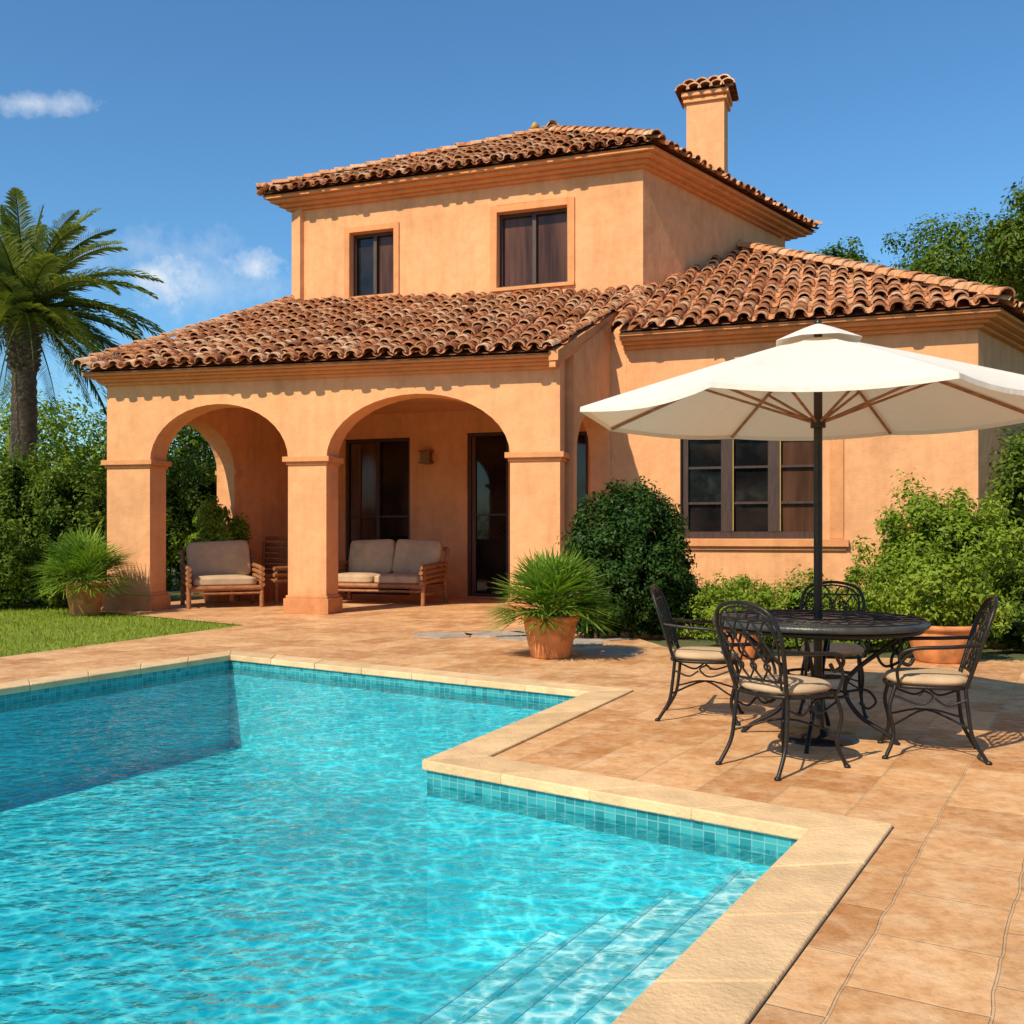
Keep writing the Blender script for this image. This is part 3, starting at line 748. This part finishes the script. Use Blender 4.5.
n=NS*4; m.add(vs,[(i*n+k,i*n+(k+1)%n,(i+1)*n+(k+1)%n,(i+1)*n+k) for i in range(4) for k in range(n)],0,None,False)
m.obj('canopy',[CANVAS],umb,fix=False)
m=MB(); m.tube([(0,0,.02),(0,0,2.70)],.028,14); m.lathe([(.001,2.77),(.018,2.765),(.026,2.74),(.02,2.72)],seg=12)
m.lathe([(.05,2.05),(.05,2.12)],seg=12); m.lathe([(.026,2.05),(.05,2.05)],seg=12)
m.lathe([(.001,0.07),(.06,.07),(.07,.04),(.24,.03),(.26,0.0)],seg=28); m.lathe([(.04,.07),(.04,.3),(.03,.31)],seg=14)
m.obj('pole_and_base',[POLE],umb)
m=MB()
for s in range(NS):
    a=ph+2*math.pi*s/NS; c,sn=math.cos(a),math.sin(a)
    m.tube([(c*rib(t)[0],sn*rib(t)[0],rib(t)[1]-.022) for t in (.03,.3,.6,.85,.99)],.012,6)
    r,z=rib(.52); m.tube([(c*.04,sn*.04,2.09),(c*r,sn*r,z-.03)],.010,6)
m.obj('ribs_and_struts',[TEAK],umb)

# ------------------------------------------------------------------ table
tab=empty('patio_table',(ux,uy,0))
m=MB(); m.lathe([(.028,.795),(.67,.795),(.685,.788),(.69,.77),(.68,.755),(.66,.752),(.03,.752)],seg=64)
m.obj('table_top',[TABLETOP],tab)
m=MB()
# raised wrought pattern on the top
for rr in (.16,.34,.52,.66):
    m.tube([(rr*math.cos(i*math.pi/24),rr*math.sin(i*math.pi/24),.797) for i in range(49)],.007,6,caps=False)
for k in range(24):
    a=k*math.pi/12; r0=.16 if k%2==0 else .34
    m.tube([(r0*math.cos(a),r0*math.sin(a),.797),(.66*math.cos(a),.66*math.sin(a),.797)],.005,5)
for k in range(12):
    a=(k+.5)*math.pi/6
    m.tube([((.43)*math.cos(a)+.05*math.cos(i*.7854),(.43)*math.sin(a)+.05*math.sin(i*.7854),.798) for i in range(9)],.005,5,caps=False)
m.lathe([(.64,.752),(.655,.735),(.64,.72),(.62,.735),(.64,.752)],seg=48)
for k in range(4):
    a=R(45+20)+k*math.pi/2; c,s=math.cos(a),math.sin(a)
    pr=[(.55,.73),(.42,.62),(.22,.45),(.17,.32),(.26,.17),(.42,.07),(.50,.0)]
    m.tube(smooth_pts([(c*r,s*r,z) for r,z in pr],5),.015,8)
    sc=[(.50,.70),(.52,.56),(.42,.50),(.37,.57),(.42,.62)]
    m.tube(smooth_pts([(c*r,s*r,z) for r,z in sc],5),.009,6)
    sc=[(.17,.32),(.30,.34),(.36,.27),(.31,.22),(.26,.26)]
    m.tube(smooth_pts([(c*r,s*r,z) for r,z in sc],5),.009,6)
for rr,z in ((.19,.30),(.21,.43)):
    m.tube([(rr*math.cos(i*math.pi/12),rr*math.sin(i*math.pi/12),z) for i in range(25)],.01,6,caps=False)
m.obj('table_legs',[IRON],tab)

# ------------------------------------------------------------------ chairs
def chair(loc,ang):
    e=empty('wrought_iron_chair',loc,ang)
    m=MB(); w=.23
    ring=[(.24*math.copysign(abs(math.cos(a))**.7,math.cos(a)),w*math.copysign(abs(math.sin(a))**.7,math.sin(a)),.435) for a in [i*2*math.pi/28 for i in range(29)]]
    m.tube(ring,.012,6,caps=False)
    for y in (-.13,0,.13): m.tube([(-.22,y,.435),(.22,y,.435)],.008,6)
    for s in (-1,1):
        m.tube(smooth_pts([(.19,s*.19,.435),(.225,s*.215,.30),(.20,s*.205,.14),(.25,s*.235,.0)],5),.012,8)
        m.tube(smooth_pts([(-.2,s*.19,.435),(-.215,s*.2,.28),(-.24,s*.205,.14),(-.32,s*.225,.0)],5),.012,8)
        m.lathe([(.001,.0),(.019,.0),(.019,.012),(.01,.02)],(.25,s*.235,0),10); m.lathe([(.001,.0),(.019,.0),(.019,.012),(.01,.02)],(-.32,s*.225,0),10)
        m.tube(smooth_pts([(-.285,s*.225,.70),(-.12,s*.27,.685),(.06,s*.285,.675),(.15,s*.28,.65),(.17,s*.265,.60),(.12,s*.25,.57),(.09,s*.245,.61)],5),.012,8)
        m.tube(smooth_pts([(.10,s*.275,.665),(.18,s*.26,.55),(.17,s*.23,.435)],5),.010,8)
        m.tube(smooth_pts([(.2,s*.2,.38),(.05,s*.205,.33),(-.02,s*.205,.38),(.03,s*.205,.41),(.06,s*.205,.38)],5),.007,6)
        m.tube(smooth_pts([(-.21,s*.2,.37),(-.1,s*.205,.33),(-.03,s*.205,.37)],5),.007,6)
    def bk(y,z):
        return (-.215-.16*(z-.435)/.5+.25*y*y*1.2,y,z)
    hoop=[(-.19,.44),(-.215,.58),(-.235,.72),(-.23,.84),(-.17,.93),(0,.965),(.17,.93),(.23,.84),(.235,.72),(.215,.58),(.19,.44)]
    m.tube(smooth_pts([bk(y,z) for y,z in hoop],6),.0125,8)
    h2=[(y*.86,.47+(z-.435)*.89) for y,z in hoop]
    m.tube(smooth_pts([bk(y,z) for y,z in h2],6),.007,6)
    m.tube([bk(y,.52) for y in (-.2,-.1,0,.1,.2)],.008,6)
    m.tube([bk(y,.87) for y in (-.2,-.1,0,.1,.2)],.007,6)
    for y0 in (-.15,-.05,.05,.15):
        for s in (-1,1):
            m.tube(smooth_pts([bk(y0,.52),bk(y0+s*.05,.60),bk(y0,.69),bk(y0-s*.05,.78),bk(y0,.87)],4),.0065,6)
    for y0 in (-.1,0,.1):
        for z0 in (.6,.78): m.tube([bk(y0+.022*math.cos(i*.7854),z0+.022*math.sin(i*.7854)) for i in range(9)],.006,5,caps=False)
    for s in (-1,1):
        m.tube(smooth_pts([bk(s*.02,.87),bk(s*.06,.93),bk(s*.12,.92),bk(s*.11,.88)],4),.0065,6)
    m.tube(smooth_pts([(.2,-.2,.2),(.0,0,.27),(-.22,.2,.2)],4),.007,6); m.tube(smooth_pts([(.2,.2,.2),(.0,0,.27),(-.22,-.2,.2)],4),.007,6)
    m.obj('iron_frame',[IRON],e)
    c=MB(); K=40
    prof=[(.02,.445),(.9,.445),(.98,.452),(1.02,.468),(.98,.487),(.88,.5),(.5,.507),(.02,.509)]
    vs=[]
    for f,z in prof:
        for k in range(K):
            a=2*math.pi*k/K; vs.append((.235*f*math.copysign(abs(math.cos(a))**.75,math.cos(a)),.225*f*math.copysign(abs(math.sin(a))**.75,math.sin(a)),z))
    c.add(vs,[(i*K+k,i*K+(k+1)%K,(i+1)*K+(k+1)%K,(i+1)*K+k) for i in range(len(prof)-1) for k in range(K)],0,None,True)
    c.add(vs[-K:],[tuple(range(K))],0)
    c.obj('seat_cushion',[CUSHION],e)
chair((1.60,5.84,0),R(33))
chair((1.42,7.35,0),R(-16))
chair((2.55,6.16,0),R(163))
chair((2.45,7.65,0),R(-108))

# ------------------------------------------------------------------ pots & plants
def pot(mb,c,r,h):
    mb.lathe([(.001,0),(r*.68,0),(r*.72,.02),(r*.9,h*.55),(r*.97,h*.8),(r*.97,h*.86),(r*1.06,h*.87),(r*1.07,h*.98),(r*1.0,h),(r*.9,h),(r*.88,h*.9)],c,36,0)
    mb.lathe([(r*.9,h*.9),(.001,h*.92)],c,24,1)
def fan_plant(name,loc,r,h,nst,rad,blade,mat=LEAF_FAN,hgt=1.0):
    e=empty(name,loc); m=MB(); pot(m,(0,0,0),r,h); m.obj('terracotta_pot',[TERRACOTTA,SOIL],e)
    V=[];A=[]; st=MB()
    for i in range(nst):
        az=random.random()*2*math.pi; el=math.asin(random.uniform(.02,1))
        if random.random()<.2: el=R(random.uniform(-12,8))
        d=Vector((math.cos(az)*math.cos(el),math.sin(az)*math.cos(el),math.sin(el)*hgt))
        L=rad*random.uniform(.45,.62)
        p0=Vector((random.uniform(-.05,.05),random.uniform(-.05,.05),h*.95)); p1=p0+d*L*.6+Vector((0,0,.06)); p2=p0+d*L+Vector((0,0,.04))
        st.tube([p0,p1,p2],.006,4)
        side=d.cross(Vector((0,0,1))).normalized() if abs(d.z)<.98 else Vector((1,0,0)); up=side.cross(d).normalized()
        tone=random.random()*.5
        for k in range(15):
            an=R(-62+124*k/14)
            dd=(d*math.cos(an)+side*math.sin(an)+up*.15*random.uniform(-1,1.4)).normalized()
            bl=blade*(.72+.28*math.cos(an))*random.uniform(.85,1.1)
            wv=dd.cross(up).normalized()*.012
            q1=p2+dd*bl*.5; q2=p2+dd*bl-Vector((0,0,bl*.12))
            V+=[p2-wv*.4,p2+wv*.4,q1+wv,q1-wv, q1-wv,q1+wv,q2+wv*.15,q2-wv*.15]
            t=min(1,max(0,tone+random.random()*.5)); A+=[t,t]
    st.obj('stalks',[LEAF_FAN],e)
    np_mesh('fan_leaves',np.array([tuple(v) for v in V]),4,np.array(A),mat,e)
fan_plant('potted_fan_palm',(.42,10.95,0),.30,.47,105,.66,.42)
fan_plant('potted_fan_palm',(-7.15,16.75,0),.32,.55,95,.85,.52,LEAF_FAN)
def potted(name,loc,r,h,blobs,n,size,mat):
    e=empty(name,loc); m=MB(); pot(m,(0,0,0),r,h); m.obj('terracotta_pot',[TERRACOTTA,SOIL],e)
    v,a=blob_leaves(blobs,n,size,40,.35); np_mesh('foliage',v,4,a,mat,e)
    s=MB(); b=blobs[0]
    for i in range(6): s.tube([(0,0,h*.8),(b[3]*.5*math.cos(i),b[4]*.5*math.sin(i),b[2]+.2*b[5])],[.015,.007],5)
    s.obj('stems',[BARK],e)
potted('potted_shrub',(4.55,10.6,0),.36,.40,[(0,0,.75,.55,.5,.42)],6000,.06,LEAF_BRIGHT)
potted('potted_shrub',(2.5,10.9,0),.22,.34,[(0,0,.6,.35,.35,.3)],3000,.05,LEAF_BRIGHT)
potted('potted_shrub',(-5.83,19.75,0),.32,.6,[(0,0,1.42,.48,.45,.52)],8000,.075,LEAF_BRIGHT)

shrub('round_shrub',[(1.52,13.2,1.02,.84,.8,1.02),(1.1,12.9,.6,.5,.5,.6),(1.95,13.2,.6,.52,.5,.6)],48000,.062,LEAF_DARK,clumps=150,clump_r=.19,tight=True,cs=.62)
shrub('leafy_shrub',[(5.2,12.1,1.0,.75,.7,.95),(4.75,11.9,.65,.6,.6,.65),(5.65,12.3,.8,.6,.6,.75)],44000,.062,LEAF_BRIGHT,clumps=90,clump_r=.25)
shrub('leafy_shrub',[(7.1,13.4,1.5,.75,.7,1.5),(7.0,13.0,.8,.8,.8,.85),(7.6,13.4,2.1,.7,.7,.8)],40000,.075,LEAF_HEDGE,clumps=80,clump_r=.27)
shrub('leafy_shrub',[(6.3,11.9,.5,.7,.6,.55),(5.9,11.4,.3,.5,.4,.35)],16000,.06,LEAF_HEDGE,clumps=50)
shrub('ground_cover',[(3.0,13.0,.35,.6,.45,.42),(3.7,12.6,.4,.5,.4,.45),(2.5,13.2,.35,.5,.4,.4),(4.2,12.4,.3,.45,.4,.35),(3.3,12.1,.2,.5,.35,.25),(2.7,12.1,.2,.4,.3,.22),(4.0,11.6,.18,.5,.3,.22)],30000,.05,LEAF_BRIGHT,core=True,clumps=70)
hb=[]
for i in range(9):
    x=-8.6-i*1.05; hb.append((x,19.6+.25*math.sin(i*2),1.35+.15*math.sin(i*1.7),.95,.9,1.5))
shrub('garden_hedge',hb,90000,.085,LEAF_HEDGE,clumps=110,clump_r=.24,tight=True,cs=.58)
shrub('leafy_shrub',[(-9.6,18.0,.75,.9,.8,.85),(-10.9,18.1,.65,.8,.7,.75),(-8.5,18.4,.55,.6,.6,.65)],36000,.07,LEAF_HEDGE,clumps=70)
hb=[(-6.2-i*1.1,24.5+.3*math.cos(i*2.1),1.5,1.1,1.0,1.7+.15*math.sin(i)) for i in range(10)]
shrub('garden_hedge',hb,70000,.10,LEAF_HEDGE,clumps=90,clump_r=.24,tight=True,cs=.58)
def bgtree(x,y,h,r,mat,n=22000,size=.15,name='broadleaf_tree'):
    bl=[(x,y,h-r*.8,r,r,r*.85),(x-r*.6,y-.2,h-r*1.3,r*.7,r*.7,r*.6),(x+r*.65,y+.1,h-r*1.2,r*.75,r*.7,r*.65),(x+.1*r,y-.5*r,h-r*1.6,r*.7,r*.6,r*.5)]
    tree(name,(x,y),h,bl,n,size,mat)
bgtree(-13.6,29,5.2,2.2,LEAF_BRIGHT); bgtree(-9.8,30,5.8,1.9,LEAF_HEDGE,18000); bgtree(-16.5,26,4.8,2.0,LEAF_BRIGHT)
bgtree(12.4,28,9.9,1.7,LEAF_HEDGE,30000,.13); bgtree(12.7,22.6,9.6,1.5,LEAF_HEDGE,30000,.13); bgtree(10.3,32,10.4,1.2,LEAF_HEDGE,16000)
bgtree(14.2,24.5,9.4,1.9,LEAF_BRIGHT,24000)
bgtree(16.5,26,9.8,2.4,LEAF_HEDGE); bgtree(10.6,16.5,4.0,1.4,LEAF_HEDGE,12000,.1)
bl=[]
for i in range(90):
    a=R(i*4); d=58+random.uniform(-6,6); bl.append((d*math.cos(a),d*math.sin(a),2.2,3.4,3.2,random.uniform(2.4,3.6)))  # full ring: unseen rear half added to darken the window reflections
shrub('distant_trees',bl,80000,.38,LEAF_HEDGE,clumps=22,clump_r=.35,stems=False)
for i in range(7):
    bgtree(-24+i*8+random.uniform(-1,1),-24+random.uniform(-2,2),9+random.uniform(-1,1.5),3.4,LEAF_HEDGE,7000,.34)  # unseen row added behind the camera so the windows reflect dark green

def palm(name,base,h,nfr,L):
    e=empty(name); m=MB(); bx,by=base
    pts=[];rs=[]
    for i in range(60):
        t=i/59; pts.append((bx+.12*math.sin(t*2),by,h*t)); rs.append(.27*(1.15-.3*t)*(1+.10*(i%2)))
    m.tube(pts,rs,14)
    top=Vector(pts[-1])
    for i in range(90):
        a=i*2.4; t=i/90; z=h-1.3+1.35*t; r=.24+.1*t
        d=Vector((math.cos(a),math.sin(a),0))
        m.tube([Vector((top.x,top.y,z))+d*r*.7,Vector((top.x,top.y,z+.12))+d*(r+.1)],[.06,.035],5)
    m.obj('trunk',[PALMBARK],e)
    V=[];A=[];st=MB()
    for i in range(nfr):
        az=i*2.39996+random.uniform(-.15,.15); u=(i+.5)/nfr; el=R(80-106*u+random.uniform(-6,6)); LL=L*random.uniform(.85,1.08)*(.8+.2*min(1,u*3))
        p=top+Vector((0,0,.05)); d=Vector((math.cos(az)*math.cos(el),math.sin(az)*math.cos(el),math.sin(el)))
        P=[p.copy()]; n=22
        for k in range(n):
            d=(d+Vector((0,0,-.036-.038*k/n))).normalized(); p=p+d*LL/n; P.append(p.copy())
        st.tube(P,[.03*(1-.9*k/n) for k in range(n+1)],4,caps=False)
        tone=random.random()*.35+(.0 if u>.8 else .1)
        for k in range(2,n+1):
            T_=(P[k]-P[k-1]).normalized(); side=T_.cross(Vector((0,0,1))).normalized(); up=side.cross(T_)
            for h2 in range(3):
                o=P[k-1].lerp(P[k],h2/3)
                for s in (-1,1):
                    t=(k+h2/3)/n; bl=LL*.17*math.sin(math.pi*min(1,.15+t*.83))**.6*random.uniform(.85,1.1)
                    dd=(T_*.7+side*s*.7+up*random.uniform(.05,.4)).normalized()
                    q1=o+dd*bl*.55; q2=o+dd*bl+Vector((0,0,-bl*.18)); wv=(T_*.5+up*.5).normalized()*.022
                    V+=[o-wv*.6,o+wv*.6,q1+wv,q1-wv,q1-wv,q1+wv,q2+wv*.1,q2-wv*.1]
                    c=min(1,max(0,tone+random.random()*.5)); A+=[c,c]
    st.obj('frond_ribs',[LEAF_PALM],e)
    np_mesh('fronds',np.array([tuple(v) for v in V]),4,np.array(A),LEAF_PALM,e)
palm('palm_tree',(-10.95,22.2),6.2,80,3.4)

# ------------------------------------------------------------------ light & sky
el=R(44); to_sun=Vector((-.54,-.70,0)).normalized(); sd=Vector((to_sun.x*math.cos(el),to_sun.y*math.cos(el),math.sin(el)))
L=bpy.data.lights.new('sun','SUN'); L.energy=5.0; L.angle=R(.5); L.color=(1,.90,.72)
lo=bpy.data.objects.new('sun',L); scene.collection.objects.link(lo); lo.rotation_euler=(-sd).to_track_quat('-Z','Y').to_euler()
w=bpy.data.worlds.new('World'); scene.world=w; w.use_nodes=True; nt=w.node_tree; nt.nodes.clear()
out=N(nt,'ShaderNodeOutputWorld'); bg=N(nt,'ShaderNodeBackground'); nt.links.new(bg.outputs[0],out.inputs[0])
sky=N(nt,'ShaderNodeTexSky',sky_type='NISHITA'); sky.sun_disc=False; sky.sun_elevation=el
sky.sun_rotation=math.atan2(sd.x,sd.y)
sky.air_density=1.0; sky.dust_density=.4; sky.ozone_density=2.8
hs=N(nt,'ShaderNodeHueSaturation'); hs.inputs['Saturation'].default_value=1.12; nt.links.new(sky.outputs[0],hs.inputs['Color'])
skyc=mixc(nt,1.0,hs.outputs[0],(.82,1.12,1.20),'MULTIPLY')
tc=N(nt,'ShaderNodeTexCoord'); sp=N(nt,'ShaderNodeSeparateXYZ'); nt.links.new(tc.outputs['Generated'],sp.inputs[0])
xy=math_n(nt,'DIVIDE',sp.outputs[0],sp.outputs[1]); zy=math_n(nt,'DIVIDE',sp.outputs[2],sp.outputs[1])
cn=noise(nt,tc.outputs['Generated'],24,8,.66)
dens=None
for (cx,cz,sx,sz,amp) in ((-.48,.431,.055,.014,.6),(-.355,.258,.050,.030,.9),(-.255,.268,.036,.018,.8),(-.37,.285,.09,.03,.3),(-.30,.25,.12,.03,.3)):
    ax=math_n(nt,'DIVIDE',math_n(nt,'SUBTRACT',xy,cx),sx); az=math_n(nt,'DIVIDE',math_n(nt,'SUBTRACT',zy,cz),sz)
    d2=math_n(nt,'SQRT',math_n(nt,'ADD',math_n(nt,'MULTIPLY',ax,ax),math_n(nt,'MULTIPLY',az,az)))
    k=math_n(nt,'SUBTRACT',1.0,d2)
    k=math_n(nt,'ADD',k,math_n(nt,'MULTIPLY',math_n(nt,'SUBTRACT',cn,.50),3.2))
    k=math_n(nt,'MULTIPLY',k,amp,True)
    dens=k if dens is None else math_n(nt,'MAXIMUM',dens,k)
front=math_n(nt,'GREATER_THAN',sp.outputs[1],0.05)
dens=math_n(nt,'MULTIPLY',math_n(nt,'MULTIPLY',dens,front),.85)
col=mixc(nt,dens,skyc,(6.6,6.9,7.2))
nt.links.new(col,bg.inputs[0]); bg.inputs[1].default_value=.135

cam=bpy.data.cameras.new('camera'); co=bpy.data.objects.new('camera',cam); scene.collection.objects.link(co)
co.location=(0,0,H); co.rotation_euler=(R(90),0,0); cam.sensor_width=36; cam.lens=1000/1024*36; cam.shift_y=22/1024
cam.clip_start=.05; cam.clip_end=1500; scene.camera=co
scene.view_settings.view_transform='Standard'; scene.view_settings.look='None'; scene.view_settings.exposure=0
